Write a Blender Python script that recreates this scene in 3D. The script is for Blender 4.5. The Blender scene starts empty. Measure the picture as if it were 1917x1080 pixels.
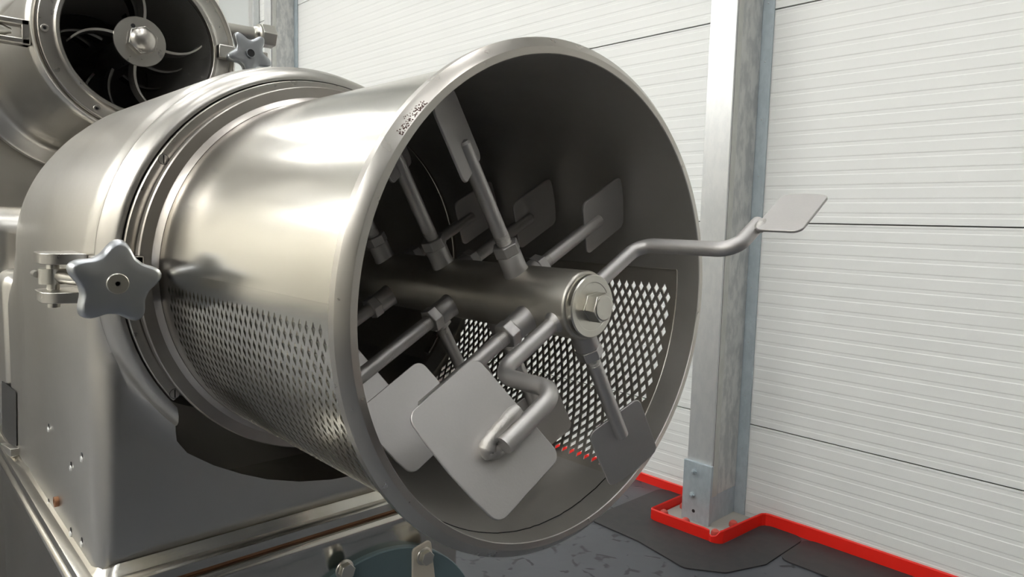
import bpy, bmesh, math, random
from mathutils import Vector, Matrix
random.seed(7)
PI = math.pi
C = bpy.context.scene.collection
SC = bpy.context.scene
RAD = math.radians

# ------------------------------------------------------------------ camera
CAM_H = 1.4465
cam_data = bpy.data.cameras.new('camera')
cam = bpy.data.objects.new('camera', cam_data); C.objects.link(cam); SC.camera = cam
cam_data.sensor_width = 36.0; cam_data.sensor_fit = 'HORIZONTAL'
cam_data.lens = 36.0 * 1302.4 / 1917.0
cam_data.clip_start = 0.02
A, PT, RO = RAD(43.30566), RAD(5.41722), RAD(1.53459)
fw = Vector((-math.cos(A)*math.cos(PT), math.sin(A)*math.cos(PT), -math.sin(PT)))
sd = fw.cross(Vector((0, 0, 1))).normalized(); up = sd.cross(fw)
s2 = math.cos(RO)*sd + math.sin(RO)*up; u2 = -math.sin(RO)*sd + math.cos(RO)*up
cam.matrix_world = Matrix(((s2.x, u2.x, -fw.x, 0), (s2.y, u2.y, -fw.y, 0), (s2.z, u2.z, -fw.z, CAM_H), (0, 0, 0, 1)))

# ------------------------------------------------------------------ world, view
w = bpy.data.worlds.new('world'); SC.world = w; w.use_nodes = True
w.node_tree.nodes['Background'].inputs[0].default_value = (0.85, 0.84, 0.8, 1)
w.node_tree.nodes['Background'].inputs[1].default_value = 0.05
SC.view_settings.view_transform = 'Standard'; SC.view_settings.look = 'None'
SC.view_settings.gamma = 1.0; SC.view_settings.exposure = 0.0
SC.view_settings.use_curve_mapping = False
LAMP = 24.0            # strength of the ceiling luminaires
LAMP_COL = (1.0, 0.997, 0.985, 1)
# ceiling luminaires: (x, y, length along x)
LIGHTS = [(x, y, hw) for (y, hw) in ((.85, .065), (-.38, .035), (-4.2, .30)) for x in (-9.3, -7.5, -5.7, -3.2, -.7, 1.8)]
CEIL = 5.2
LZ = 4.6              # height of the hung luminaires

# ------------------------------------------------------------------ helpers
RC = Vector((-0.46691, 0.51862, CAM_H - 0.07923))      # rim centre of the drum = machine origin; drum axis is +X
YW = 3.2009                                              # back wall plane

def mesh_obj(name, verts, faces, mat, parent=None, smooth=30, world=True):
    me = bpy.data.meshes.new(name)
    off = Vector((0, 0, 0))
    if parent is not None and world: off = WPOS.get(parent.name, Vector((0, 0, 0)))
    me.from_pydata([tuple(Vector(v) - off) for v in verts], [], faces)
    bm = bmesh.new(); bm.from_mesh(me)
    bmesh.ops.recalc_face_normals(bm, faces=bm.faces[:])
    bm.to_mesh(me); bm.free()
    if smooth:
        for p in me.polygons: p.use_smooth = True
        me.set_sharp_from_angle(angle=RAD(smooth))
    me.materials.append(mat)
    o = bpy.data.objects.new(name, me); C.objects.link(o)
    if parent is not None:
        o.parent = parent
        WPOS[o.name] = off
    else:
        WPOS[o.name] = Vector((0, 0, 0))
    return o
WPOS = {}
def thing(name, label, cat, loc, group=None):
    o = bpy.data.objects.new(name, None); C.objects.link(o); o.location = loc
    o.empty_display_size = 0.1
    WPOS[o.name] = Vector(loc)
    o['label'] = label; o['category'] = cat
    if group: o['group'] = group
    return o
def tag(o, label, cat, group=None):
    o['label'] = label; o['category'] = cat
    if group: o['group'] = group
    return o
def bevel(o, w, seg=2, ang=35):
    m = o.modifiers.new('bevel', 'BEVEL'); m.width = w; m.segments = seg
    m.limit_method = 'ANGLE'; m.angle_limit = RAD(ang)
    return o

class MB:
    def __init__(s): s.v = []; s.f = []
    def add(s, v, f):
        b = len(s.v); s.v += [Vector(p) for p in v]; s.f += [tuple(i + b for i in q) for q in f]; return s
    def box(s, x0, x1, y0, y1, z0, z1):
        v = [(x0,y0,z0),(x1,y0,z0),(x1,y1,z0),(x0,y1,z0),(x0,y0,z1),(x1,y0,z1),(x1,y1,z1),(x0,y1,z1)]
        return s.add(v, [(0,3,2,1),(4,5,6,7),(0,1,5,4),(1,2,6,5),(2,3,7,6),(3,0,4,7)])
    def lathe(s, prof, n=64, org=(0,0,0), ax=(1,0,0), closed=False, a0=0.0, a1=2*PI, caps=True):
        ax = Vector(ax).normalized(); org = Vector(org)
        t = Vector((0,0,1)) if abs(ax.z) < .9 else Vector((1,0,0))
        e1 = t.cross(ax).normalized(); e2 = ax.cross(e1)
        if abs(ax.x) > .99: e1, e2 = Vector((0,1,0)), Vector((0,0,1))
        full = abs(a1 - a0 - 2*PI) < 1e-6
        m = n if full else n + 1
        v = []; f = []; k = len(prof)
        for i in range(m):
            a = a0 + (a1-a0)*i/n; d = e1*math.cos(a) + e2*math.sin(a)
            for (x, r) in prof: v.append(org + ax*x + d*r)
        for i in range(n):
            j = (i+1) % m
            for q in range(k if closed else k-1):
                q2 = (q+1) % k
                f.append((i*k+q, j*k+q, j*k+q2, i*k+q2))
        if not closed and full and caps:
            if prof[0][1] > 1e-6: f.append(tuple(i*k for i in range(m)))
            if prof[-1][1] > 1e-6: f.append(tuple(i*k+k-1 for i in range(m)))
        if closed and not full:
            f.append(tuple(range(k))); f.append(tuple((m-1)*k+q for q in range(k)))
        return s.add(v, f)
    def tube(s, pts, r, n=16):
        pts = [Vector(p) for p in pts]; v = []; f = []
        prev = None
        for i, p in enumerate(pts):
            d = (pts[min(i+1, len(pts)-1)] - pts[max(i-1, 0)]).normalized()
            if prev is None:
                a = Vector((0,0,1)) if abs(d.z) < .9 else Vector((1,0,0)); e1 = a.cross(d).normalized()
            else: e1 = (prev - d*prev.dot(d)).normalized()
            prev = e1; e2 = d.cross(e1)
            rr = r[i] if isinstance(r, (list, tuple)) else r
            for k in range(n):
                t = 2*PI*k/n; v.append(p + (e1*math.cos(t) + e2*math.sin(t))*rr)
        for i in range(len(pts)-1):
            for k in range(n):
                f.append((i*n+k, i*n+(k+1)%n, (i+1)*n+(k+1)%n, (i+1)*n+k))
        f.append(tuple(range(n))); f.append(tuple((len(pts)-1)*n+k for k in range(n)))
        return s.add(v, f)
    def prism(s, poly, h0, h1, M):
        """poly in the local XY plane, extruded along local Z, placed by matrix M"""
        n = len(poly)
        v = [M @ Vector((x, y, h0)) for x, y in poly] + [M @ Vector((x, y, h1)) for x, y in poly]
        f = [tuple(range(n)), tuple(range(n, 2*n))] + [(i, (i+1)%n, n+(i+1)%n, n+i) for i in range(n)]
        return s.add(v, f)
    def build(s, name, mat, parent=None, smooth=30):
        return mesh_obj(name, s.v, s.f, mat, parent, smooth)

def frame(org, x, y):
    x = Vector(x).normalized(); y = Vector(y); y = (y - x*y.dot(x)).normalized(); z = x.cross(y)
    return Matrix(((x.x,y.x,z.x,org[0]),(x.y,y.y,z.y,org[1]),(x.z,y.z,z.z,org[2]),(0,0,0,1)))
def rounded_poly(pts, rad, n=5):
    out = []; k = len(pts)
    for i in range(k):
        p = Vector(pts[i]).to_2d(); a = Vector(pts[i-1]).to_2d(); b = Vector(pts[(i+1)%k]).to_2d()
        r = rad[i] if isinstance(rad, (list, tuple)) else rad
        if r <= 1e-6: out.append(tuple(p)); continue
        u = (a-p).normalized(); q = (b-p).normalized()
        ang = u.angle(q); d = min(r/math.tan(ang/2), (a-p).length*.49, (b-p).length*.49); rr = d*math.tan(ang/2)
        c = p + (u+q).normalized()*(rr/math.sin(ang/2))
        s = (p+u*d) - c; e = (p+q*d) - c
        a0 = math.atan2(s.y, s.x); a1 = math.atan2(e.y, e.x)
        while a1-a0 > PI: a1 -= 2*PI
        while a1-a0 < -PI: a1 += 2*PI
        for t in range(n+1):
            g = a0+(a1-a0)*t/n; out.append((c.x+rr*math.cos(g), c.y+rr*math.sin(g)))
    return out
def bent(pts, rad, n=7):
    pts = [Vector(p) for p in pts]; out = [pts[0]]
    for i in range(1, len(pts)-1):
        p = pts[i]; u = (pts[i-1]-p).normalized(); q = (pts[i+1]-p).normalized()
        ang = u.angle(q); d = rad/math.tan(ang/2); c = p+(u+q).normalized()*(rad/math.sin(ang/2))
        s = p+u*d-c; e = p+q*d-c; tot = s.angle(e); axis = s.cross(e).normalized()
        for t in range(n+1): out.append(c + Matrix.Rotation(tot*t/n, 3, axis) @ s)
    out.append(pts[-1]); return out
def hexa(r, rot=0): return [(r*math.cos(rot+PI/3*i), r*math.sin(rot+PI/3*i)) for i in range(6)]
def M2(dx, dy=0, dz=0): return RC + Vector((dx, dy, dz))
def polar(x, r, deg): return RC + Vector((x, r*math.cos(RAD(deg)), r*math.sin(RAD(deg))))

# ------------------------------------------------------------------ materials
def mat(name, col, metal=0.0, rough=0.5, spec=None):
    m = bpy.data.materials.new(name); m.use_nodes = True
    b = m.node_tree.nodes['Principled BSDF']
    b.inputs['Base Color'].default_value = (*col, 1); b.inputs['Metallic'].default_value = metal
    b.inputs['Roughness'].default_value = rough
    if spec is not None: b.inputs['Specular IOR Level'].default_value = spec
    return m
def nd(m, typ, **kw):
    n = m.node_tree.nodes.new(typ)
    for k, v in kw.items():
        if k in n.inputs: n.inputs[k].default_value = v
        else: setattr(n, k, v)
    return n
def ln(m, a, ao, b, bi): m.node_tree.links.new(a.outputs[ao], b.inputs[bi])
def coords(m, scale):
    tc = nd(m, 'ShaderNodeTexCoord'); mp = nd(m, 'ShaderNodeMapping')
    mp.inputs['Scale'].default_value = scale; ln(m, tc, 'Object', mp, 'Vector'); return mp
def ramp(m, src, so, stops):
    r = nd(m, 'ShaderNodeValToRGB'); e = r.color_ramp.elements
    while len(e) < len(stops): e.new(0.5)
    for i, (p, c) in enumerate(stops):
        e[i].position = p; e[i].color = (c, c, c, 1) if not isinstance(c, tuple) else (*c, 1)
    ln(m, src, so, r, 'Fac'); return r
def steel(name, c1, c2, rough, drough=0.08, scale=(4, 60, 60), stain=6.0, bump=0.02):
    """metal with brushed streaks (long along the axis that has the small scale) and slow cloudy stains"""
    m = mat(name, c1, 1.0, rough); b = m.node_tree.nodes['Principled BSDF']
    mp = coords(m, scale); n1 = nd(m, 'ShaderNodeTexNoise', Scale=6.0, Detail=6.0); ln(m, mp, 0, n1, 'Vector')
    mp2 = coords(m, (1, 1, 1)); n2 = nd(m, 'ShaderNodeTexNoise', Scale=stain, Detail=4.0); ln(m, mp2, 0, n2, 'Vector')
    r = ramp(m, n2, 'Fac', [(0.3, c2), (0.65, c1)]); ln(m, r, 0, b, 'Base Color')
    ma = nd(m, 'ShaderNodeMapRange'); ma.inputs['To Min'].default_value = rough-drough; ma.inputs['To Max'].default_value = rough+drough
    ln(m, n1, 'Fac', ma, 'Value'); ln(m, ma, 0, b, 'Roughness')
    if bump <= 0: return m
    bp = nd(m, 'ShaderNodeBump', Strength=bump, Distance=0.001); ln(m, n1, 'Fac', bp, 'Height'); ln(m, bp, 0, b, 'Normal')
    return m
DRUM = steel('drum_steel', (.78, .76, .70), (.70, .675, .61), .185, .025, (1.5, 14, 14), 5.0, 0)
INNER = steel('drum_inner_steel', (.66, .64, .61), (.57, .55, .52), .52, .05, (4, 30, 30), 5.0, 0)
RIM = steel('rim_steel', (.60, .58, .54), (.50, .47, .43), .29, .05, (8, 8, 8), 6.0, 0)
FLANGE = steel('stained_steel', (.52, .49, .455), (.40, .36, .325), .32, .05, (20, 20, 20), 9.0, 0)
SCREEN = steel('screen_steel', (.62, .59, .54), (.52, .485, .43), .52, .05, (20, 20, 20), 6.0, 0)
HOOD = steel('hood_steel', (.64, .62, .58), (.575, .55, .505), .31, .035, (14, 1.5, 14), 4.0, 0)
BLAST = steel('blasted_steel', (.56, .545, .535), (.50, .485, .47), .52, .05, (80, 80, 80), 9.0, .08)
SHAFT = steel('shaft_steel', (.56, .54, .49), (.45, .42, .37), .42, .08, (10, 60, 60), 14.0, .06)
TURNED = steel('turned_steel', (.68, .66, .60), (.60, .58, .53), .30, .05, (60, 6, 6))
KNOB = steel('knob_aluminium', (.56, .58, .60), (.51, .53, .56), .34, .06, (50, 50, 50), 10.0, .05)
POLISH = steel('polished_steel', (.70, .68, .63), (.60, .57, .51), .20, .05, (60, 3, 60), 5.0)
WELD = steel('weld_metal', (.58, .565, .545), (.50, .48, .45), .58, .06, (90, 90, 90), 60.0, .4)
DARKGAP = mat('dark_gap', (.012, .011, .010), 0, .8)
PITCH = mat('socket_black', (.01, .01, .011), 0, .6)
DARKSTEEL = mat('shaded_interior_steel', (.16, .155, .145), 1.0, .5)  # darkened steel for the upper tube's inside, shade put into its colour
CHUTE = mat('shaded_chute_steel', (.30, .285, .26), 1.0, .5)  # darker than the hood steel, holds the shade of the recess
PAINT = mat('grey_green_paint', (.10, .15, .165), 0, .4)
CREAM = mat('cream_plate', (.60, .55, .46), .3, .45)
STUD = mat('bright_stud', (.85, .85, .82), .3, .3)
STAIN = mat('dried_product', (.10, .045, .035), 0, .8)
RUST = mat('rusty_copper', (.30, .15, .08), .6, .5)
LAMPM = bpy.data.materials.new('lamp_diffuser'); LAMPM.use_nodes = True
lb = LAMPM.node_tree.nodes['Principled BSDF']; lb.inputs['Emission Color'].default_value = LAMP_COL; lb.inputs['Emission Strength'].default_value = LAMP
lb.inputs['Base Color'].default_value = (.8, .8, .8, 1)
UPM = LAMPM.copy(); UPM.name = 'added_uplight'; UPM.node_tree.nodes['Principled BSDF'].inputs['Emission Strength'].default_value = LAMP*.5  # added upward glow that brightens the ceiling and the drum top
WHITE = mat('white_panel_paint', (.85, .86, .84), 0, .38)
CEILM = mat('ceiling_white', (.82, .83, .83), 0, .6)
FARWALL = mat('hall_wall_paint', (.78, .75, .67), 0, .6)
PALE = mat('pale_grey_panel', (.62, .65, .65), 0, .45)
DX0 = -7.52
ENDWALL = mat('end_wall_grey', (.13, .12, .10), 0, .6)
RED = mat('red_edging_plastic', (.93, .020, .010), 0, .42)
REDCAP = mat('red_cap_plastic', (.62, .10, .075), 0, .55)
GROUT = mat('pale_grout', (.42, .40, .36), 0, .85)
JOINT = mat('joint_shadow', (.10, .10, .10), 0, .8)

def galv(name, c1, c2, rough=.45, metal=.55, sc=(3, 3, 1.2)):
    m = mat(name, c1, metal, rough); b = m.node_tree.nodes['Principled BSDF']
    mp = coords(m, sc); n = nd(m, 'ShaderNodeTexNoise', Scale=9.0, Detail=8.0); n.inputs['Roughness'].default_value = .62; ln(m, mp, 0, n, 'Vector')
    r = ramp(m, n, 'Fac', [(0.42, c2), (0.58, c1)]); ln(m, r, 0, b, 'Base Color'); return m
GALV = galv('galvanised_steel', (.68, .69, .69), (.63, .645, .65), .33, .55)
GALVMOT = galv('mottled_galvanised', (.64, .64, .62), (.47, .48, .48), .5, .25, (2.2, 2.2, 1.0))
GALVBLUE = galv('blue_grey_galvanised', (.50, .57, .61), (.45, .52, .56), .5, .35, (4, 4, 2))
GALVWARM = galv('pale_cover_strip', (.60, .60, .57), (.55, .55, .52), .45, .35)

def floor_mat():
    m = mat('blue_grey_floor', (.12, .13, .15), 0, .42); b = m.node_tree.nodes['Principled BSDF']
    tc = nd(m, 'ShaderNodeTexCoord')
    mp = nd(m, 'ShaderNodeMapping'); mp.inputs['Scale'].default_value = (1, 1, 1); ln(m, tc, 'Object', mp, 'Vector')
    nz = nd(m, 'ShaderNodeTexNoise', Scale=9.0, Detail=2.0); ln(m, mp, 0, nz, 'Vector')
    mix = nd(m, 'ShaderNodeMixRGB', blend_type='LINEAR_LIGHT'); mix.inputs['Fac'].default_value = .035
    ln(m, mp, 0, mix, 'Color1'); ln(m, nz, 'Color', mix, 'Color2')
    vo = nd(m, 'ShaderNodeTexVoronoi', feature='DISTANCE_TO_EDGE', Scale=6.5); ln(m, mix, 0, vo, 'Vector')
    nm = nd(m, 'ShaderNodeTexNoise', Scale=14.0, Detail=1.0); ln(m, mp, 0, nm, 'Vector')
    mk = ramp(m, nm, 'Fac', [(0.52, 0.0), (0.58, 1.0)])
    cr = ramp(m, vo, 'Distance', [(0.0, 1.0), (0.03, 0.9), (0.065, 0.0)])
    mul = nd(m, 'ShaderNodeMath', operation='MULTIPLY'); ln(m, mk, 0, mul, 0); ln(m, cr, 0, mul, 1)
    n3 = nd(m, 'ShaderNodeTexNoise', Scale=3.0, Detail=3.0); ln(m, mp, 0, n3, 'Vector')
    base = ramp(m, n3, 'Fac', [(0.35, (.070, .075, .086)), (0.65, (.083, .088, .102))])
    mc = nd(m, 'ShaderNodeMixRGB'); ln(m, mul, 0, mc, 'Fac'); ln(m, base, 0, mc, 'Color1'); mc.inputs['Color2'].default_value = (.018, .02, .026, 1)
    ln(m, mc, 0, b, 'Base Color')
    inv = nd(m, 'ShaderNodeMath', operation='SUBTRACT'); inv.inputs[0].default_value = 1.0; ln(m, mul, 0, inv, 1)
    n4 = nd(m, 'ShaderNodeTexNoise', Scale=22.0, Detail=2.0); ln(m, mp, 0, n4, 'Vector')
    ad = nd(m, 'ShaderNodeMath', operation='MULTIPLY_ADD'); ln(m, n4, 'Fac', ad, 0); ad.inputs[1].default_value = .5; ln(m, inv, 0, ad, 2)
    bp = nd(m, 'ShaderNodeBump', Strength=.5, Distance=.002); ln(m, ad, 0, bp, 'Height'); ln(m, bp, 0, b, 'Normal')
    return m
FLOOR = floor_mat()
MAT_ = galv('dark_rubber', (.040, .038, .040), (.033, .033, .035), .55, 0.0, (2, 2, 2))

# ================================================================== structure
XL, XR, YF = -11.5, 13.0, -5.0
def struct(o): o['kind'] = 'structure'; return o
struct(MB().box(XL, XR, YF, YW+.12, -.1, 0).build('floor', FLOOR))
struct(MB().box(XL, XR, YF, YW+.12, CEIL, CEIL+.1).build('ceiling', CEILM))
struct(MB().box(XL-.1, XL, YF, YW+.12, 0, CEIL).build('wall_left', FARWALL))
struct(MB().box(XR, XR+.1, YF, YW+.12, 0, CEIL).build('wall_right', ENDWALL))
struct(MB().box(XL, XR, YF-.1, YF, 0, CEIL).build('wall_front', FARWALL))
wall = struct(MB().box(XL, XR, YW+.02, YW+.12, 0, CEIL).build('wall_back', JOINT))
# ribbed sandwich panels: 1 m high, 16 shallow grooves each
def panel(x0, x1, z0, z1, zs):
    pr = [(z0, 0.0)]
    k = math.ceil((z0 - zs)/.0625 - 1)
    while True:
        c = zs + .0625*k + .041; k += 1
        if c - .012 > z1 - .002: break
        if c - .012 < z0 + .002: continue
        for dz, dy in ((-.0108, 0), (-.0072, .0012), (.0072, .0012), (.0108, 0)):
            if c+dz < z1: pr.append((c+dz, dy))
    pr.append((z1, 0.0))
    pr = [(z0+.003, .018), (z0, .004)][:1] + [(z0+.001, .003)] + [(max(z0+.0025, min(z1-.0025, z)), y) for z, y in pr] + [(z1-.001, .003), (z1-.003, .018)]
    v = []; f = []
    for z, y in pr: v += [(x0, YW+y, z), (x1, YW+y, z)]
    for i in range(len(pr)-1): f.append((2*i, 2*i+1, 2*i+3, 2*i+2))
    return mesh_obj('wall_panel', v, f, WHITE, wall, 0)
ZS = -0.9684 + CAM_H
rows = [(0.0, ZS), (ZS, ZS+1), (ZS+1, ZS+2), (ZS+2, ZS+3), (ZS+3, CEIL)]
for (xa, xb) in ((XL, -6.62), (-6.62, -1.75), (-1.75, 3.2), (3.2, 8.15), (8.15, XR)):
    for za, zb in rows:
        panel(xa+.001, xb-.001, za+.0015, zb-.0015, math.floor((za-ZS)+.01)+ZS if za > 0 else ZS-1)
door = struct(bevel(MB().box(-11.3, DX0, YW-.045, YW-.004, .003, 4.2).build('door_1', PALE), .003))
bevel(MB().box(DX0+.004, DX0+.13, YW-.07, YW-.004, .003, 4.3).build('door_frame', GALV, door), .003)
# red edging strip along the foot of the wall and round the column foot
base = bpy.data.objects.new('baseboard_back', None); C.objects.link(base); base['kind'] = 'structure'; WPOS[base.name] = Vector((0, 0, 0))
def strip(path, h, t=.007):
    """upright ribbon of edging with a rolled top"""
    b = MB(); n = len(path); v = []; f = []
    prof = [(-t/2, 0), (-t/2, h-.006), (0, h), (t/2, h-.006), (t/2, 0)]
    for i, (x, y, hz) in enumerate(path):
        a = Vector(path[max(i-1,0)][:2]); c = Vector(path[min(i+1,n-1)][:2]); d = (c-a).normalized(); nn = Vector((-d.y, d.x))
        if 0 < i < n-1:
            d1 = (Vector(path[i][:2])-a).normalized(); k = 1/max(.5, d.dot(d1))
        else: k = 1
        for o, z in prof: v.append((x+nn.x*o*k, y+nn.y*o*k, z*hz))
    m = len(prof)
    for i in range(n-1):
        for j in range(m-1): f.append((i*m+j, i*m+j+1, (i+1)*m+j+1, (i+1)*m+j))
    f += [tuple(range(m)), tuple((n-1)*m+j for j in range(m))]
    b.add(v, f); return b.build('edging_strip', RED, base, 25)
strip([(XL, YW-.006, 1), (-1.93, YW-.006, 1)], .052)
strip([(-1.932, YW-.01, 1), (-1.935, 3.0, 1), (-1.936, 2.82, 1), (-1.93, 2.812, 1), (-1.80, 2.815, 1), (-1.70, 2.818, 1), (-1.64, 2.821, 1.02), (-1.615, 2.822, .95)], .056)
strip([(-1.612, 2.822, .55), (-1.60, 2.815, .5), (-1.58, 2.822, .6), (-1.566, 2.832, 1), (-1.559, 2.842, 1.05), (-1.552, 2.95, 1.05), (-1.545, 3.10, 1), (-1.538, YW-.03, 1), (-1.525, YW-.012, 1), (-1.50, YW-.006, 1), (-1.3, YW-.006, 1.05), (XR, YW-.006, 1.08)], .062)

# dark smooth rubber sheets on the floor
def sheet(name, pts, label, grp=None):
    poly = rounded_poly(pts, .05, 4)
    o = MB().prism(poly, 0.0005, .006, Matrix.Identity(4)).build(name, MAT_, None, 30)
    return tag(o, label, 'mat', grp)
sheet('rubber_mat', [(-2.13, 2.56), (-1.82, 2.555), (-1.54, 2.50), (-1.40, 2.60), (-1.325, 2.80), (-1.325, 3.185), (-1.53, 3.185), (-1.545, 2.805), (-1.95, 2.795), (-1.95, 3.185), (-2.13, 3.185)], 'dark grey rubber sheet laid on the floor round the column foot')
sheet('rubber_mat', [(-1.32, 2.90), (4.6, 2.90), (4.6, 3.185), (-1.32, 3.185)], 'dark grey rubber strip on the floor below the right wall, behind the red edging')

# steel columns
def column(X, label):
    t = thing('steel_column', label, 'column', (X, 2.95, 0), 'steel columns along the panel wall')
    x1 = X; x0 = X-.135
    MB().box(x0+.005, x1-.006, 2.955, YW-.004, .012, CEIL-.01).build('core', GALVBLUE, t)
    bevel(MB().box(x0, x1, 2.944, 2.956, .20, CEIL-.01).build('front_plate', GALV, t), .0015)
    MB().box(x1-.0065, x1-.0012, 2.9555, 2.960, .145, CEIL-.01).build('joint_line', DARKGAP, t)
    bevel(MB().box(x1-.007, x1-.001, 2.9605, 3.005, .145, CEIL-.01).build('cover_strip', GALVWARM, t), .001)
    bevel(MB().box(x1-.007, x1-.003, 3.006, 3.185, .15, CEIL-.01).build('web_plate', GALVMOT, t), .001)
    bevel(MB().box(x1-.006, x1+.052, YW-.012, YW-.004, .012, CEIL-.01).build('wall_flange', GALVBLUE, t), .001)
    r0 = None
    for i in range(9):
        z = .35+.27*i
        if r0 is None:
            r0 = MB().lathe([(0, .004), (.0025, .0035), (.004, 0)], 8, (x1+.02, YW-.012, z), (0, -1, 0)).build('rivet', KNOB, t)
        else:
            r = r0.copy(); C.objects.link(r); r.location = (0, 0, .27*i)
    return t
c1 = column(-1.690, 'galvanised steel column with a bright front face standing just right of the drum, bolted at its foot')
column(-6.56, 'far steel column at the panel wall, seen behind the upper tube and its star knob')
sp = MB(); x0, x1 = -1.833, -1.680
M = frame((x0, 2.944, 0), (1, 0, 0), (0, 0, 1))
bevel(MB().box(x0, x1, 2.925, 2.9435, .013, .309).build('splice_plate', GALVBLUE, c1), .0015)
for bx, bz in ((-1.772, .262), (-1.776, .143)):
    Mb = frame((bx, 2.925, bz), (1, 0, 0), (0, 0, 1))
    b = MB().prism(hexa(.0125, .3), .0, .010, Mb); b.lathe([(0, .016), (.002, .016)], 20, (bx, 2.925, bz), (0, -1, 0)); b.lathe([(.0, .0065), (.02, .0065), (.022, .005)], 14, (bx, 2.925, bz), (0, -1, 0))
    bevel(b.build('bolt', GALVBLUE, c1), .0008)
MB().lathe([(0, .0085), (.0006, .0085)], 18, (-1.766, 2.9249, .065), (0, -1, 0)).build('bolt_hole', PITCH, c1)
MB().box(-1.925, -1.562, 2.835, 3.19, .0005, .0125).build('base_plate', GROUT, c1)
for cx, cy in ((-1.885, 3.03), (-1.90, 2.875), (-1.775, 2.875), (-1.612, 2.872), (-1.608, 3.03), (-1.852, 3.085)):
    MB().lathe([(0, .021), (.012, .021), (.022, .017), (.028, .009), (.029, 0)], 18, (cx, cy, .0125), (0, 0, 1)).build('bolt_cap', REDCAP, c1)

# ceiling luminaires
for i, (lx, ly, hw) in enumerate(LIGHTS):
    nm = ['first', 'second', 'third', 'fourth', 'fifth', 'sixth'][i % 6]; rw = ['nearest the panel wall', 'in the narrow middle row', 'farthest from the panel wall'][i//6]
    t = thing('ceiling_light', 'long white ceiling luminaire %s, %s from the left end' % (rw, nm), 'lamp', (lx, ly, LZ-.05), 'ceiling luminaires')
    bevel(MB().box(lx-.8, lx+.8, ly-hw-.02, ly+hw+.02, LZ-.06, LZ-.02).build('light_housing', CEILM, t), .004)
    MB().box(lx-.77, lx+.77, ly-hw, ly+hw, LZ-.068, LZ-.061).build('diffuser', LAMPM, t)
    MB().box(lx-.77, lx+.77, ly-hw, ly+hw, LZ-.019, LZ-.013).build('added_uplight', UPM, t)  # added glowing panel on the housing top, out of view
    for dx in (-.6, .6): MB().tube([(lx+dx, ly, LZ-.03), (lx+dx, ly, CEIL-.001)], .004, 8).build('hanger', CEILM, t)

# ================================================================== drum
drum = thing('finisher_drum', 'open cylindrical steel drum with diamond holes in its lower sides, facing right', 'drum', RC)
# front rim (flat face, rounded edge, chamfer, short cylinder back to the shell)
MB().lathe([(-.030, .2405), (-.001, .2405), (0, .2411), (0, .2474), (-.0004, .2481), (-.0072, .2560), (-.0082, .2569), (-.0165, .2568), (-.0175, .2560), (-.019, .2455), (-.030, .2445)], 192, RC, closed=True).build('front_rim', RIM, drum, 13)
frim = bpy.data.objects['front_rim'].data; frim.materials.append(INNER)
for p in frim.polygons:
    if math.hypot(p.center.y, p.center.z) < .2408: p.material_index = 1
RO_, RI_ = .2445, .2405
XB, XF = -.480, -.030
SX0, SX1 = -.446, -.0325
SA = [(-62.0, 5.8), (-182.3, -121.0)]
def shell():
    xs = [XB, SX0] + [SX0+(SX1-SX0)*i/4 for i in range(1, 4)] + [SX1, XF]
    an = set()
    for a, b in SA:
        n = round((b-a)/2)
        for i in range(n+1): an.add(round(a+(b-a)*i/n, 4))
    for lo, hi in ((-121.0, -62.0), (5.8, 177.7)):
        n = round((hi-lo)/2)
        for i in range(n+1): an.add(round(lo+(hi-lo)*i/n, 4))
    an = sorted(a for a in an if a < 177.69)
    m = len(an); v = []; f = []; k = len(xs)
    for a in an:
        for x in xs: v.append(polar(x, RO_, a))
    o2 = len(v)
    for a in an:
        for x in xs: v.append(polar(x, RI_, a))
    def hole(i, j):
        a = an[i]; x = xs[j]
        if not (SX0-1e-6 <= x < SX1-1e-6): return False
        return any(lo-1e-3 <= a < hi-1e-3 for lo, hi in SA)
    def H(i, j): return 0 <= j < k-1 and hole(i % m, j)
    for i in range(m):
        n = (i+1) % m
        for j in range(k-1):
            if hole(i, j): continue
            q = (i*k+j, n*k+j, n*k+j+1, i*k+j+1)
            f.append(q); f.append(tuple(o2+t for t in reversed(q)))
            for (ii, jj, e) in ((i-1, j, (i*k+j, i*k+j+1)), (i+1, j, (n*k+j, n*k+j+1)), (i, j-1, (i*k+j, n*k+j)), (i, j+1, (i*k+j+1, n*k+j+1))):
                if H(ii, jj): f.append((e[0], e[1], o2+e[1], o2+e[0]))
    o = mesh_obj('shell', v, f, DRUM, drum, 40)
    o.data.materials.append(INNER)
    for p in o.data.polygons:
        if math.hypot(p.center.y, p.center.z) < .2415: p.material_index = 1
    return o
shell()
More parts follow.
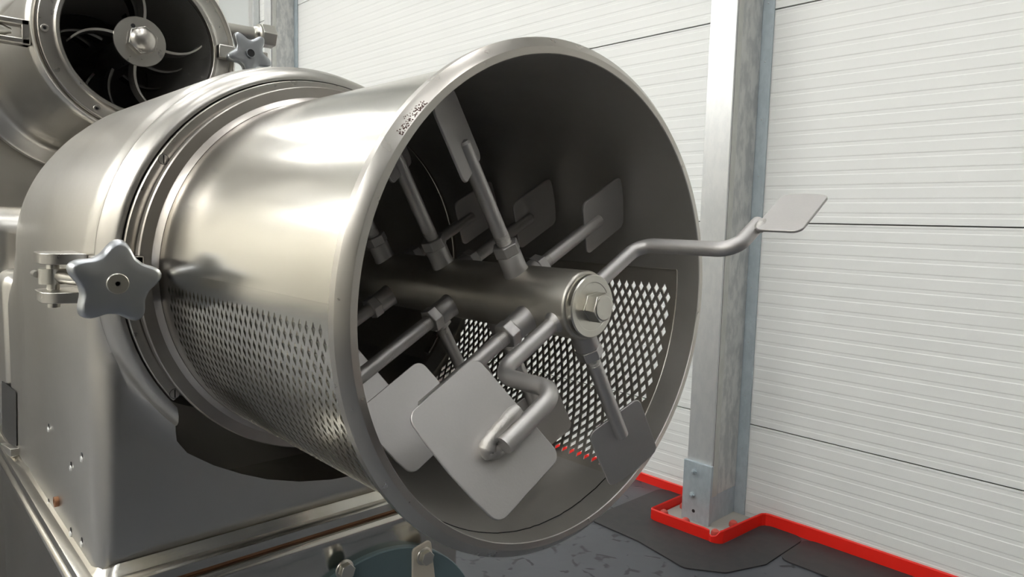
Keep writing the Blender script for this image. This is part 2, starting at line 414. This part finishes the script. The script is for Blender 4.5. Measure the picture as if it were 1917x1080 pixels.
def screen(a_lo, a_hi, a_first, nrow, xo_even, xo_odd, xmin, step=-2.625, s=.63, t=.0017, m=None):
    ro, ri = .2446, .2446-t; pit = .0123
    V = {}; v = []; f = []
    def P(x, a, r):
        x = max(SX0, min(SX1, x)); a = max(a_lo, min(a_hi, a))
        key = (round(x, 5), round(a, 3), r)
        if key not in V: V[key] = len(v); v.append(polar(x, r, a))
        return V[key]
    for j in range(-4, nrow+5):
        ac = a_first + step*j; xo = xo_even if j % 2 == 0 else xo_odd
        for i in range(-4, 40):
            x = xo - pit*i
            if x < SX0-.02: break
            has = 0 <= j < nrow and i >= 0 and x > xmin
            c = [(x+pit/2, ac), (x, ac-step), (x-pit/2, ac), (x, ac+step)]
            for r in (ro, ri):
                o = [P(px, pa, r) for px, pa in c]
                if len(set(o)) < 3: continue
                if len(set(round(v[q].x, 6) for q in o)) < 2 or len(set(round(max(a_lo, min(a_hi, pa)), 3) for px, pa in c)) < 2: continue
                if has:
                    h = [P(x+(px-x)*s, ac+(pa-ac)*s, r) for px, pa in c]
                    for q in range(4): f.append((o[q], o[(q+1)%4], h[(q+1)%4], h[q]))
                else:
                    u = [];
                    for q in o:
                        if q not in u: u.append(q)
                    f.append(tuple(u))
            if has:
                ho = [P(x+(px-x)*s, ac+(pa-ac)*s, ro) for px, pa in c]; hi = [P(x+(px-x)*s, ac+(pa-ac)*s, ri) for px, pa in c]
                for q in range(4): f.append((ho[q], ho[(q+1)%4], hi[(q+1)%4], hi[q]))
    return mesh_obj('perforated_screen', v, f, m or SCREEN, drum, 25)
screen(-62.0, 5.8, -0.2, 23, -.0527, -.04655, -.440)
screen(-182.3, -121.0, -176.7, 20, -.0527, -.04655, -.440, 2.625, .56, .0041, DRUM)
# weld seam inside the rim and dark edge line of the screens
def arcs(x, r, a0, a1, n, rad): return [polar(x + random.uniform(-.0005, .0005), r, a0+(a1-a0)*i/n) for i in range(n+1)]
MB().tube(arcs(-.0285, .2402, -126, -62, 40, 0), .0006, 6).build('seam', DARKGAP, drum)
fr = MB()
fr.tube([polar(-.43+.397*i/20, .2404, 5.9) for i in range(21)], .0011, 6)
fr.tube([polar(-.0325, .2404, 5.9-66*i/30) for i in range(31)], .0009, 6)
fr.build('screen_edge', SHAFT, drum)
# rear clamping flange
MB().lathe([(-.492, .2445), (-.4915, .2655), (-.4895, .2675), (-.4785, .2675), (-.4765, .2660), (-.4765, .2520), (-.4735, .2475), (-.470, .2448)], 160, RC, closed=True).build('rear_flange', FLANGE, drum, 25)
# stains of dried product on the rim
st = MB()
random.seed(3)
for i in range(170):
    q = random.random(); a = 135.6 + 8.6*q
    x = -.0006 - abs(random.gauss(0, .0010 + .0012*math.sin(PI*q)))
    x = max(-.0060, x); r = .2481 + (-.0004 - x)*1.16 + .00005
    p = polar(x, r, a); L = random.uniform(.0003, .0011)
    d = (polar(x, r, a + random.choice((-.4, .4))) - p).normalized() + (polar(x-.001, r+.00116, a+random.uniform(-.1, .1))-p).normalized()*random.uniform(-.4, 1)
    st.tube([p, p + d.normalized()*L], [random.uniform(.00035, .0007), .0002], 5)
st.build('stain', STAIN, drum)['kind'] = 'stuff'

# ================================================================== rotor
rot = thing('paddle_rotor', 'grey steel shaft carrying paddles on rods, lying inside the open drum', 'rotor', RC)
MB().lathe([(-.60, 0), (-.60, .0345), (.0215, .0345), (.0238, .0336), (.0248, .032), (.0248, 0)], 72, RC).build('shaft', SHAFT, rot, 40)
cap = MB().lathe([(.0242, .0300), (.0248, .0312), (.0310, .0312), (.0322, .0300), (.0322, .024), (.0318, .0235), (.0318, .0)], 72, RC).build('end_cap', TURNED, rot, 30)
b = MB().prism(hexa(.0150, RAD(12)), 0, .0022, frame(M2(.0318), (0, 1, 0), (0, 0, 1)))
bevel(b.build('washer', TURNED, cap), .0004)
b = MB().prism(hexa(.0150, RAD(12)), 0, .0115, frame(M2(.0343), (0, 1, 0), (0, 0, 1)))
b.lathe([(.0458, .0128), (.0466, .0118), (.0466, 0)], 40, RC)
bevel(b.build('bolt_head', TURNED, cap), .0006)

def blade_poly(wd, ri, ro, bulge=.003, rc=.009, off=0):
    h = wd/2
    pts = [(-h+off, ri), (h+off, ri), (h+off, ro-bulge), (h*.5+off, ro-bulge*.25), (off, ro), (-h*.5+off, ro-bulge*.25), (-h+off, ro-bulge)]
    return rounded_poly(pts, [rc, rc, rc, 0, 0, 0, rc], 5)
def make_blade(parent, th, x, tau, wd, ri, ro, off=0, nshift=-.001, t=.003, name='blade', rc=.009):
    a = RAD(th); ta = RAD(tau)
    er = Vector((0, math.cos(a), math.sin(a))); et = Vector((0, -math.sin(a), math.cos(a))); ex = Vector((1, 0, 0))
    u = ex*math.cos(ta) + et*math.sin(ta); n = ex*math.sin(ta) - et*math.cos(ta)
    org = RC + ex*x + n*nshift
    Mx = frame(org, u, er)
    b = MB().prism(blade_poly(wd, ri, ro, .0035, rc, off), -t/2, t/2, Mx)
    return bevel(b.build(name, BLAST, parent), .0006, 1)
def ring_pts(th, x, r): return polar(x, r, th)
ARMS = [(301, .003, 74, 'G'), (210, -.031, 57, 'H'), (121, -.060, 57, 'A'), (28.5, -.096, 75, 'C'), (300, -.126, 75, 'K'), (210, -.155, 57, 'I'),
        (119.5, -.186, 57, 'B'), (29, -.217, 75, 'D'), (300, -.252, 75, 'M'), (210, -.279, 57, 'J'), (120, -.310, 57, 'N'), (29, -.341, 75, 'O')]
for th, x, tau, nm in ARMS:
    o = polar(x, 0, th); ax = polar(0, 1, th) - RC
    b = MB().tube([o + ax*r for r in (.066, .150, .178, .1805)], [.0080, .0080, .0080, .0060], 24)
    arm = b.build('paddle_rod', BLAST, rot)
    th_ = []
    z = .0665
    while z < .0775: th_ += [(z, .0074), (z+.0008, .0082)]; z += .0016
    th_.append((z, .0078))
    MB().lathe(th_, 24, o, ax).build('thread', SHAFT, arm, 20)
    MB().lathe([(.026, .0140), (.0342, .0137), (.0362, .0131), (.0540, .0130), (.0550, .0122)], 32, o, ax).build('socket', BLAST, arm, 40)
    bevel(MB().prism(hexa(.0145, RAD(10)), .0552, .0668, frame(o, (1, 0, 0), Vector((1, 0, 0)).cross(ax)*-1) @ Matrix.Identity(4) if False else Matrix(((1, 0, ax.x, o.x), (0, ax.z, ax.y, o.y), (0, -ax.y, ax.z, o.z), (0, 0, 0, 1)))).build('lock_nut', BLAST, arm), .0008)
    ro = .2335 if tau > 70 else .229
    make_blade(arm, th, x, tau, .073, .150, ro)
# two cranked bars at the shaft end
def lump(parent, pts, r):
    random.seed(11)
    b = MB(); P_ = []; R_ = []
    for i in range(len(pts)-1):
        for k in range(5):
            P_.append(Vector(pts[i]).lerp(Vector(pts[i+1]), k/5)); R_.append(r*random.uniform(.82, 1.12))
    R_[0] *= .6; R_[-1] *= .6
    return b.tube(P_, R_, 12).build('weld_bead', WELD, parent, 60)
def crank(th, x0, r1, x1, r2, th2=None):
    e = polar(0, 1, th)-RC
    p = [polar(x0, .028, th), polar(x0, r1, th), polar(x1, r1, th), polar(x1, r2, th2 or th)]
    q = bent(p, .019, 8)
    b = MB().tube(q, .0078, 24)
    o = b.build('cranked_bar', BLAST, rot)
    MB().lathe([(.031, .0125), (.0345, .0105), (.038, .0079)], 28, polar(x0, 0, th), e).build('weld_fillet', BLAST, o, 50)
    return o
ef = crank(30, .009, .117, .122, .170)
make_blade(ef, 31.8, .1515, -1.0, .048, .147, .219, 0, 0, .003)
lump(ef, [polar(.130, .150, 31), polar(.131, .172, 31.6)], .0055)
ff = crank(210, .008, .117, .083, .186)
make_blade(ff, 210.4, .0655, 58.6, .109, .1455, .2275, -.004, -.002, .0035, rc=.010)
lump(ff, [polar(.0745, .147, 213.2), polar(.0725, .178, 212.8), polar(.0715, .192, 211.8), polar(.0715, .195, 210.3), polar(.0725, .190, 208.6), polar(.0750, .178, 207.2), polar(.0765, .150, 205.6)], .0066)

# ================================================================== housing
house = thing('machine_housing', 'arched brushed steel machine casing on its stepped base, directly behind the drum', 'machine', RC + Vector((-.85, 0, -.4)))
ZB = -.405; RA = .307
def outline(phi):
    c, s = math.cos(phi), math.sin(phi)
    if s >= 0: return RA
    cand = []
    if abs(c) > 1e-6: cand.append(RA/abs(c))
    cand.append(ZB/s)
    return min(cand)
angs = [RAD(a) for a in range(0, 181, 2)]
cor = math.atan2(-ZB, RA)
low = [PI + cor*i/16 for i in range(1, 17)] + [PI+cor + (PI-2*cor)*i/20 for i in range(1, 21)] + [2*PI-cor + cor*i/16 for i in range(1, 16)]
angs = angs + low
def hood():
    st = []
    def stations(phi):
        R = outline(phi); B = max(.3020, min(.335, R-.022))
        Q = 1.0 if math.sin(phi) > 0 else max(.05, 1+3*math.sin(phi))
        back = [(-1.26, 0.0), (-1.26, R-.10), (-1.25, R-.06), (-1.225, R-.03*Q), (-1.18, R-.012*Q), (-1.10, R-.004*Q), (-1.045, R-.003), (-1.035, R)]
        K = .33 if math.sin(phi) >= 0 else min(1.0, .33 - 2.2*math.sin(phi))
        B = max(.3020, min(.335, R-.036*K-.002))
        fr = [(-.80, R), (-.575, R), (-.560, R-.0035*K), (-.5475, max(R-.0105*K, .3028)), (-.5385, max(R-.021*K, .3026)), (-.5352, max(R-.034*K, .3024)), (-.535, B), (-.5335, .3005+.45*(B-.3005)), (-.5295, .3000+.14*(B-.3005)), (-.5255, .2990),
              (-.519, .2972), (-.512, .2935), (-.507, .2880), (-.5052, .2830), (-.5055, .2808), (-.520, .2800), (-.92, .2800), (-.92, 0.0)]
        return back + fr
    v = []; f = []; n = len(angs)
    for p in angs:
        s = stations(p)
        for x, r in s: v.append(RC + Vector((x, r*math.cos(p), r*math.sin(p))))
    k = len(s)
    for i in range(n):
        j = (i+1) % n
        for q in range(k-1):
            if q == 0: f.append((i*k, j*k+1, i*k+1))
            elif q == k-2: f.append((i*k+q, j*k+q, i*k+q+1))
            else: f.append((i*k+q, j*k+q, j*k+q+1, i*k+q+1))
    me = bpy.data.meshes.new('hood'); me.from_pydata(v, [], f)
    bm = bmesh.new(); bm.from_mesh(me)
    bmesh.ops.remove_doubles(bm, verts=bm.verts[:], dist=1e-6)
    bmesh.ops.recalc_face_normals(bm, faces=bm.faces[:]); bm.to_mesh(me); bm.free()
    return me
def bool_diff(me, cutters, name, m, parent):
    o = bpy.data.objects.new('tmp', me); C.objects.link(o); tmp = []
    for c in cutters:
        md = o.modifiers.new('b', 'BOOLEAN'); md.operation = 'DIFFERENCE'; md.object = c; md.solver = 'EXACT'
    dg = bpy.context.evaluated_depsgraph_get(); dg.update()
    r = bpy.data.meshes.new_from_object(o.evaluated_get(dg))
    bpy.data.objects.remove(o)
    for c in cutters: bpy.data.objects.remove(c)
    off = WPOS[parent.name]
    for vv in r.vertices: vv.co -= off
    assert len(r.polygons) > 500
    for p in r.polygons: p.use_smooth = True
    r.set_sharp_from_angle(angle=RAD(32)); r.materials.clear(); r.materials.append(m)
    q = bpy.data.objects.new(name, r); C.objects.link(q); q.parent = parent; WPOS[q.name] = off
    return q
def cutter(bldr):
    o = bldr.build('cut', DARKGAP, None, 0); return o
# discharge opening below the drum: straight left and right sides, bowed floor
LOWC = [(-.2185, -.12), (-.2185, -.175), (-.2080, -.236), (-.194, -.256), (-.158, -.282), (-.118, -.304), (-.078, -.322), (-.026, -.338), (.03, -.348), (.09, -.352), (.15, -.340), (.19, -.318), (.221, -.28), (.221, -.12)]
def chute():
    b = MB(); n = len(LOWC); v = []; f = [tuple(range(n)), tuple(range(2*n, 3*n))]
    for x, dz in ((-.45, .04), (-.535, 0), (-.80, -.60)):
        for y, z in LOWC: v.append(RC + Vector((x, y, z if z > -.15 else z + dz)))
    for q in (0, n): f += [(q+i, q+(i+1)%n, q+n+(i+1)%n, q+n+i) for i in range(n)]
    return b.add(v, f)
c1_ = cutter(chute())
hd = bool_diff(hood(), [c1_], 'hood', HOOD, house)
hd.data.materials.append(CHUTE)          # inside of the mouth and chute, recess shade put into the colour
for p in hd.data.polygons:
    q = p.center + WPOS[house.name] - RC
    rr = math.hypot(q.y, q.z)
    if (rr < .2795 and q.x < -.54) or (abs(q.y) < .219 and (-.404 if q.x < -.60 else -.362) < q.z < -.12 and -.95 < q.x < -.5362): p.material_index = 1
MB().box(RC.x-1.41, RC.x-1.262, RC.y-.3065, RC.y+.3065, RC.z-.404, RC.z-.05).build('rear_box', HOOD, house)
bevel(bpy.data.objects['rear_box'], .03, 5)
# slot in the side of the casing with a bright lower flange
sl = MB().prism(rounded_poly([(-1.36, -.425), (-1.33, -.285), (-1.145, -.272), (-1.165, -.385)], .006, 3), .3072, .3088, frame(RC, (1, 0, 0), (0, 0, 1)))
sl.build('side_slot', DARKGAP, house)
bevel(MB().prism([(-1.36, -.435), (-1.36, -.42), (-1.155, -.386), (-1.155, -.402)], .306, .320, frame(RC, (1, 0, 0), (0, 0, 1))).build('slot_flange', HOOD, house), .001)
for x, z in ((-.836, -.267), (-.608, -.254), (-.679, -.287), (-.861, -.400), (-.696, -.392), (-.626, -.382)):
    b = MB().lathe([(0, .0042), (.0006, .0042)], 12, M2(x, -.3072, z), (0, -1, 0)).build('screw_hole', PITCH, house)
    MB().lathe([(0, .0046), (.0020, .0038), (.0026, 0)], 12, M2(x, -.3074, z-.0055), (0, -1, 0)).build('stud', STUD, b)
MB().lathe([(0, .008), (.006, .008), (.006, .0045), (.001, .0045)], 16, M2(-.782, -.3072, -.375), (0, -1, 0)).build('pipe_stub', RUST, house)
# insert ring in the mouth, open at the bottom like the casing lip
a_end = math.degrees(math.atan2(-.151, -.221)) + 360
a_s = -math.degrees(math.atan2(.151, .221))
MB().lathe([(-.515, .2485), (-.5005, .2485), (-.4995, .2495), (-.4995, .2775), (-.5010, .2787), (-.515, .2787)], 120, RC, closed=True, a0=RAD(a_s-3), a1=RAD(a_end+3)).build('insert_ring', RIM, house, 40)
for a in (147, 216, 76, 20):
    p = polar(-.4996, .2715, a)
    b = MB().lathe([(0, .0062), (.0004, .0062), (.0006, .0056), (.0006, 0)], 20, p).build('slot_screw', RIM, house, 30)
    MB().lathe([(0, .0062), (.0003, .0062), (.0003, .0068), (0, .0068)], 24, p + Vector((.0001, 0, 0)), closed=True).build('screw_edge', DARKGAP, b)
    MB().box(p.x+.0006, p.x+.001, p.y-.0008, p.y+.0008, p.z-.0055, p.z+.0055).build('screw_slot', DARKGAP, b)

# lower base body with stepped rim
lower = house
def ringbox(name, prof, m, parent, sm=25):
    """prof: list of (outset, z); rounded-rectangle loops round the casing foot"""
    v = []; f = []; n = None
    for d, z in prof:
        L = rounded_poly([(-1.42-d, -.307-d), (-.535+d, -.307-d), (-.535+d, .307+d), (-1.42-d, .307+d)], .022+max(d, 0), 6)
        n = len(L)
        for x, y in L: v.append(RC + Vector((x, y, z)))
    for k in range(len(prof)-1):
        for i in range(n): f.append((k*n+i, k*n+(i+1)%n, (k+1)*n+(i+1)%n, (k+1)*n+i))
    f.append(tuple(range(n))); f.append(tuple((len(prof)-1)*n+i for i in range(n)))
    return mesh_obj(name, v, f, m, parent, sm)
ringbox('foot_rim', [(-.006, -.392), (0, -.400), (.004, -.405), (.012, -.408), (.016, -.411), (.016, -.424), (.013, -.4252)], POLISH, house)
ringbox('joint_strip', [(.006, -.4254), (.006, -.4334)], RUST, lower)
ringbox('base_body', [(.002, -.4335), (.012, -.4345), (.017, -.438), (.019, -.444), (.017, -.452), (.011, -.462), (.005, -.478), (.002, -.50), (.001, -.53), (.001, -1.05), (-.04, -1.06)], POLISH, lower, 40)
for sx in (-1.2, -.6):
    for sy in (-.24, .24):
        MB().lathe([(0, .03), (.30, .03)], 20, M2(sx, sy, -1.3665), (0, 0, 1)).build('leg', POLISH, lower)
fl = MB().lathe([(-.536, .228), (-.5225, .228), (-.5205, .226), (-.5205, .150), (-.519, .148), (-.510, .146), (-.508, .143), (-.508, .100), (-.512, .098), (-.530, .098)], 96, M2(0, .115, -.723), closed=False, caps=False).build('bearing_flange', PAINT, lower, 35)
for by, bz in ((.205, -.527), (.046, -.501)):
    p = M2(-.5205, by, bz)
    if by > .1:
        Mp = frame((p.x, p.y, p.z), (0, 1, 0), (0, 0, 1))
        bevel(MB().prism(rounded_poly([(-.024, .018), (.016, .026), (.034, -.10), (-.022, -.10)], .008, 4), 0, .005, Mp).build('retaining_plate', CREAM, fl), .001)
        p = p + Vector((.005, 0, 0))
    bb = MB().lathe([(0, .0165), (.003, .0165), (.0035, .0155)], 24, p)
    bb.prism(hexa(.0138, .2), .0035, .0145, frame(p, (0, 1, 0), (0, 0, 1)))
    bevel(bb.build('bolt', TURNED, fl), .0008)

# rear gearbox body left of the casing
gear = thing('gear_housing', 'smooth grey rear machine body at the left edge behind the casing', 'machine', RC + Vector((-1.75, 0, -1.3665)))
def rbox(name, x0, x1, y0, y1, z0, z1, rad, m, parent):
    o = MB().box(x0, x1, y0, y1, z0, z1).build(name, m, parent, 40)
    return bevel(o, rad, 6)
def rrel(name, x0, x1, y0, y1, z0, z1, rad, m, parent):
    return rbox(name, RC.x+x0, RC.x+x1, RC.y+y0, RC.y+y1, RC.z+z0, RC.z+z1, rad, m, parent)
rrel('gearbox', -2.02, -1.47, -.33, .30, -.55, .085, .06, HOOD, gear)
rrel('rear_frame', -2.75, -2.07, -.75, .45, -1.3665, 1.05, .05, HOOD, gear)
rrel('pedestal', -2.0, -1.47, -.28, .26, -1.3665, -.55, .02, POLISH, gear)

# ================================================================== clamp with star knob (lower)
def star_poly(R, r, n=5, rot=0, m=16):
    out = []
    for i in range(n*m):
        a = rot + 2*PI*i/(n*m); c = .5+.5*math.cos(n*(a-rot))
        out.append((( r+(R-r)*c**1.5)*math.cos(a), (r+(R-r)*c**1.5)*math.sin(a)))
    return out
def star_knob(parent, ctr, ax, R, r, h, rot, name='star_knob', crisp=False):
    ax = Vector(ax).normalized()
    e1 = Vector((0, 1, 0)); Mx = frame(ctr, e1 - ax*e1.dot(ax), ax.cross(e1))
    v = []; f = []
    lay = [(0, .90, .92), (.10, .97, .985), (.3, 1, 1), (.7, 1, 1), (.88, .975, .985), (.97, .93, .94), (1.0, .86, .88), (1.04, .55, .62), (1.05, .3, .4)]
    if crisp: lay = [(0, .96, .96), (.08, 1, 1), (.86, 1, 1), (.97, .975, .97), (1.0, .93, .92), (1.0, .6, .6), (1.0, .3, .4)]
    n = None
    for z, kR, kr in lay:
        L = star_poly(R*kR, r*kr, 5, rot); n = len(L)
        for x, y in L: v.append(Mx @ Vector((x, y, h*z)))
    for k in range(len(lay)-1):
        for i in range(n): f.append((k*n+i, k*n+(i+1)%n, (k+1)*n+(i+1)%n, (k+1)*n+i))
    f.append(tuple(range(n))); f.append(tuple((len(lay)-1)*n+i for i in range(n)))
    return mesh_obj(name, v, f, KNOB, parent, 50), Mx
clamp = thing('swing_clamp', 'hinged clamp with a grey star knob on the casing, left of the drum flange', 'clamp', M2(-.50, -.30, 0))
KC = M2(-.462, -.300, -.004)
kn, Mk = star_knob(clamp, KC, (1, 0, 0), .0515, .0365, .026, RAD(83))
MB().lathe([(.0255, .0122), (.0285, .0122), (.0292, .0112), (.0292, .0030), (.0270, .0026), (.0270, 0)], 36, KC).build('knob_nut', TURNED, kn, 30)
MB().lathe([(.0271, .0026), (.0273, .0026)], 12, KC).build('nut_hole', PITCH, kn)
MB().lathe([(.0256, .0122), (.0260, .0134), (.0256, .0134)], 36, KC).build('nut_shadow', DARKGAP, kn)
MB().lathe([(-.004, .0145), (0, .0145)], 28, KC).build('washer', TURNED, clamp)
HX, HY, HZ = -.600, -.335, -.006
eb = MB().tube([M2(HX, HY+.004, HZ), M2(-.55, -.322, -.006), M2(-.462, -.300, -.004)], .0085, 16)
eb.lathe([(-.010, .0085), (-.010, .0165), (.010, .0165), (.010, .0085)], 28, M2(HX, HY, HZ), (0, 0, 1), closed=True)
eb.build('eye_bolt', TURNED, clamp, 40)
for z0, z1 in ((.0115, .0255), (-.0375, -.0235)):
    b = MB().prism(rounded_poly([(-.622, -.354), (-.555, -.354), (-.545, -.3075), (-.622, -.3075)], [.012, .02, 0, 0], 5), z0, z1, Matrix.Translation(RC))
    bevel(b.build('hinge_lug', RIM, clamp), .001)
MB().lathe([(-.041, .0075), (.028, .0075), (.030, .0068), (.031, 0)], 20, M2(HX, HY, HZ), (0, 0, 1)).build('hinge_pin', TURNED, clamp, 40)
MB().lathe([(0, .0045), (.022, .0045), (.023, .004)], 14, M2(HX-.004, HY-.0165, HZ+.002), (-1, 0, 0)).build('cotter_pin', TURNED, clamp, 40)
# forked ear on the drum flange that the bolt swings into
ear = MB()
for z0, z1 in ((.012, .026), (-.036, -.022)):
    ear.box(RC.x-.490, RC.x-.468, RC.y-.318, RC.y-.262, RC.z+z0, RC.z+z1)
ear.box(RC.x-.490, RC.x-.468, RC.y-.278, RC.y-.262, RC.z-.036, RC.z+.026)
bevel(ear.build('flange_ear', RIM, drum), .0015)

# ================================================================== upper tube
UC = M2(-1.40, 0, .487)
upper = thing('upper_finisher', 'smaller open steel tube with a bolted ring, above and behind the drum', 'machine', UC)
MB().lathe([(-.012, .212), (-.006, .2165), (-.004, .222), (-.010, .2275), (-.030, .230), (-.20, .233), (-.56, .234), (-.585, .242), (-.595, .252), (-.598, .284), (-.602, .290), (-.64, .290), (-.645, .284), (-.655, .22), (-.655, .170), (-.022, .170), (-.022, .205), (-.012, .208)], 128, UC, closed=True).build('casing_tube', HOOD, upper, 40)
MB().lathe([(-.020, .168), (.002, .168), (.004, .1695), (.004, .1760), (.0005, .1800), (-.0005, .185), (.000, .2085), (-.002, .2102), (-.02, .2102)], 128, UC, closed=True).build('clamp_ring', RIM, upper, 35)
for a in (182.5, 239.5, 300, 120, 60, 0):
    p = UC + Vector((.0004, .1975*math.cos(RAD(a)), .1975*math.sin(RAD(a))))
    b = MB().lathe([(0, .0078), (.005, .0078), (.006, .0068), (.006, .004), (.002, .0038), (.002, 0)], 24, p).build('cap_screw', RIM, upper, 35)
    MB().lathe([(.0021, .0036), (.0023, .0036)], 6, p).build('hex_socket', PITCH, b)
sc = MB().lathe([(-.56, .1675), (-.012, .1675)], 96, UC, caps=False); sc.build('wire_screen', PITCH, upper, 40)  # solid black stands for the darkness behind the screen openings
wr = MB()
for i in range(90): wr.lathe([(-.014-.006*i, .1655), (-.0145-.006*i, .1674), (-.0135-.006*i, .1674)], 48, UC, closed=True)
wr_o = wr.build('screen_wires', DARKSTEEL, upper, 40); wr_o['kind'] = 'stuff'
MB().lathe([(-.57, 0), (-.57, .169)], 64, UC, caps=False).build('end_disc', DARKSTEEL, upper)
# swing hinge on the near side of the tube
for z0, z1 in ((.010, .024), (-.030, -.016)):
    bevel(MB().box(UC.x-.035, UC.x-.005, UC.y-.33, UC.y-.222, UC.z-.02+z0, UC.z-.02+z1).build('hinge_fork', RIM, upper), .003)
bevel(MB().box(UC.x-.035, UC.x-.005, UC.y-.238, UC.y-.222, UC.z-.05, UC.z+.004).build('hinge_web', RIM, upper), .002)
MB().tube([(UC.x-.02, UC.y-.40, UC.z-.023), (UC.x-.02, UC.y-.27, UC.z-.023), (UC.x-.02, UC.y-.255, UC.z-.023)], [.0125, .0125, .006], 20).build('hinge_bolt', TURNED, upper, 40)
# impeller inside
imp = thing('impeller', 'four bladed impeller with a dome nut inside the upper tube', 'rotor', UC)
ic = UC + Vector((.010, -.006, -.003))
hub = MB().lathe([(-.55, .030), (-.012, .030), (-.011, .056), (-.002, .058), (0, .057), (0, 0)], 64, ic).build('hub', RIM, imp, 35)
nut = MB().prism(hexa(.0335, .35), 0, .026, frame(ic, (0, 1, 0), (0, 0, 1)))
nut.lathe([(.0255, .0285), (.029, .0265), (.0335, .0200), (.036, .010), (.0365, 0)], 32, ic)
bevel(nut.build('dome_nut', RIM, hub), .0012)
MB().lathe([(0, .005), (.0004, .005)], 14, ic + Vector((.0002, -.015, .034))).build('pin_hole', PITCH, hub)
def imp_blade(a0, depth, x, m):
    v = []; f = []; N = 12
    for i in range(N+1):
        t = i/N; r = .050 + .094*t; a = a0 + RAD(4)*t + RAD(15)*t*t
        th = .0032*(1-.25*t)
        d = Vector((0, math.cos(a), math.sin(a))); q = Vector((0, -math.sin(a), math.cos(a)))
        for s in (-1, 1):
            for xx in (x, x-depth): v.append(ic + Vector((xx, 0, 0)) + d*r + q*s*th)
    for i in range(N):
        o = i*4; n = o+4
        f += [(o, n, n+2, o+2), (o+1, o+3, n+3, n+1), (o, o+1, n+1, n), (o+2, n+2, n+3, o+3)]
    f += [(0, 2, 3, 1), (N*4, N*4+1, N*4+3, N*4+2)]
    return mesh_obj('blade', v, f, m, imp, 40)
for k in range(4): imp_blade(RAD(-12+90*k), .045, -.003, RIM)
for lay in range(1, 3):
    for k in range(4): imp_blade(RAD(-12+90*k-14*lay), .045, -.003-.15*lay, DARKSTEEL)  # deeper layers use the darkened steel, as they lie in shade
# clamp lug + star knob on the far side
uclamp = thing('knob_clamp', 'clamp with a blue grey star knob on the upper tube', 'clamp', M2(-1.38, .24, .505))
UK = M2(-1.375, .246, .496)
kn2, _ = star_knob(uclamp, UK, (1, -.08, .02), .0585, .0355, .022, RAD(125), crisp=True)
MB().lathe([(.0272, .0100), (.0276, .0100)], 28, UK, (1, -.08, .02)).build('knob_hole', PITCH, kn2)
MB().lathe([(.0262, .0098), (.0285, .0098), (.0285, .0112), (.0262, .0116)], 32, UK, (1, -.08, .02), closed=True).build('hole_rim', KNOB, kn2)
bevel(MB().box(UC.x+.0072, UC.x+.029, UC.y+.172, UC.y+.30, UC.z-.010, UC.z+.024).build('clamp_lug', RIM, uclamp), .003, 3)
MB().lathe([(-.03, .009), (.002, .009)], 16, UK).build('clamp_bolt', TURNED, uclamp)
# water pipe with union nut
pc = M2(-1.60, .213, .606)
pipe = thing('pipe_union', 'bright steel pipe with hexagon union nut behind the star knob', 'pipe', pc)
MB().lathe([(0, .0185), (.142, .0185), (.146, .022), (.155, .024), (.158, .031), (.163, .031), (.163, 0)], 32, pc, (0, 1, .03)).build('pipe', TURNED, pipe, 40)
bevel(MB().prism(hexa(.034, .1), .163, .205, frame(pc, (1, 0, 0), (0, -.03, 1)) @ Matrix.Rotation(0, 4, 'X') if False else Matrix(((1, 0, 0, pc.x), (0, 0, 1, pc.y), (0, 1, .03, pc.z), (0, 0, 0, 1)))).build('union_nut', TURNED, pipe), .002)
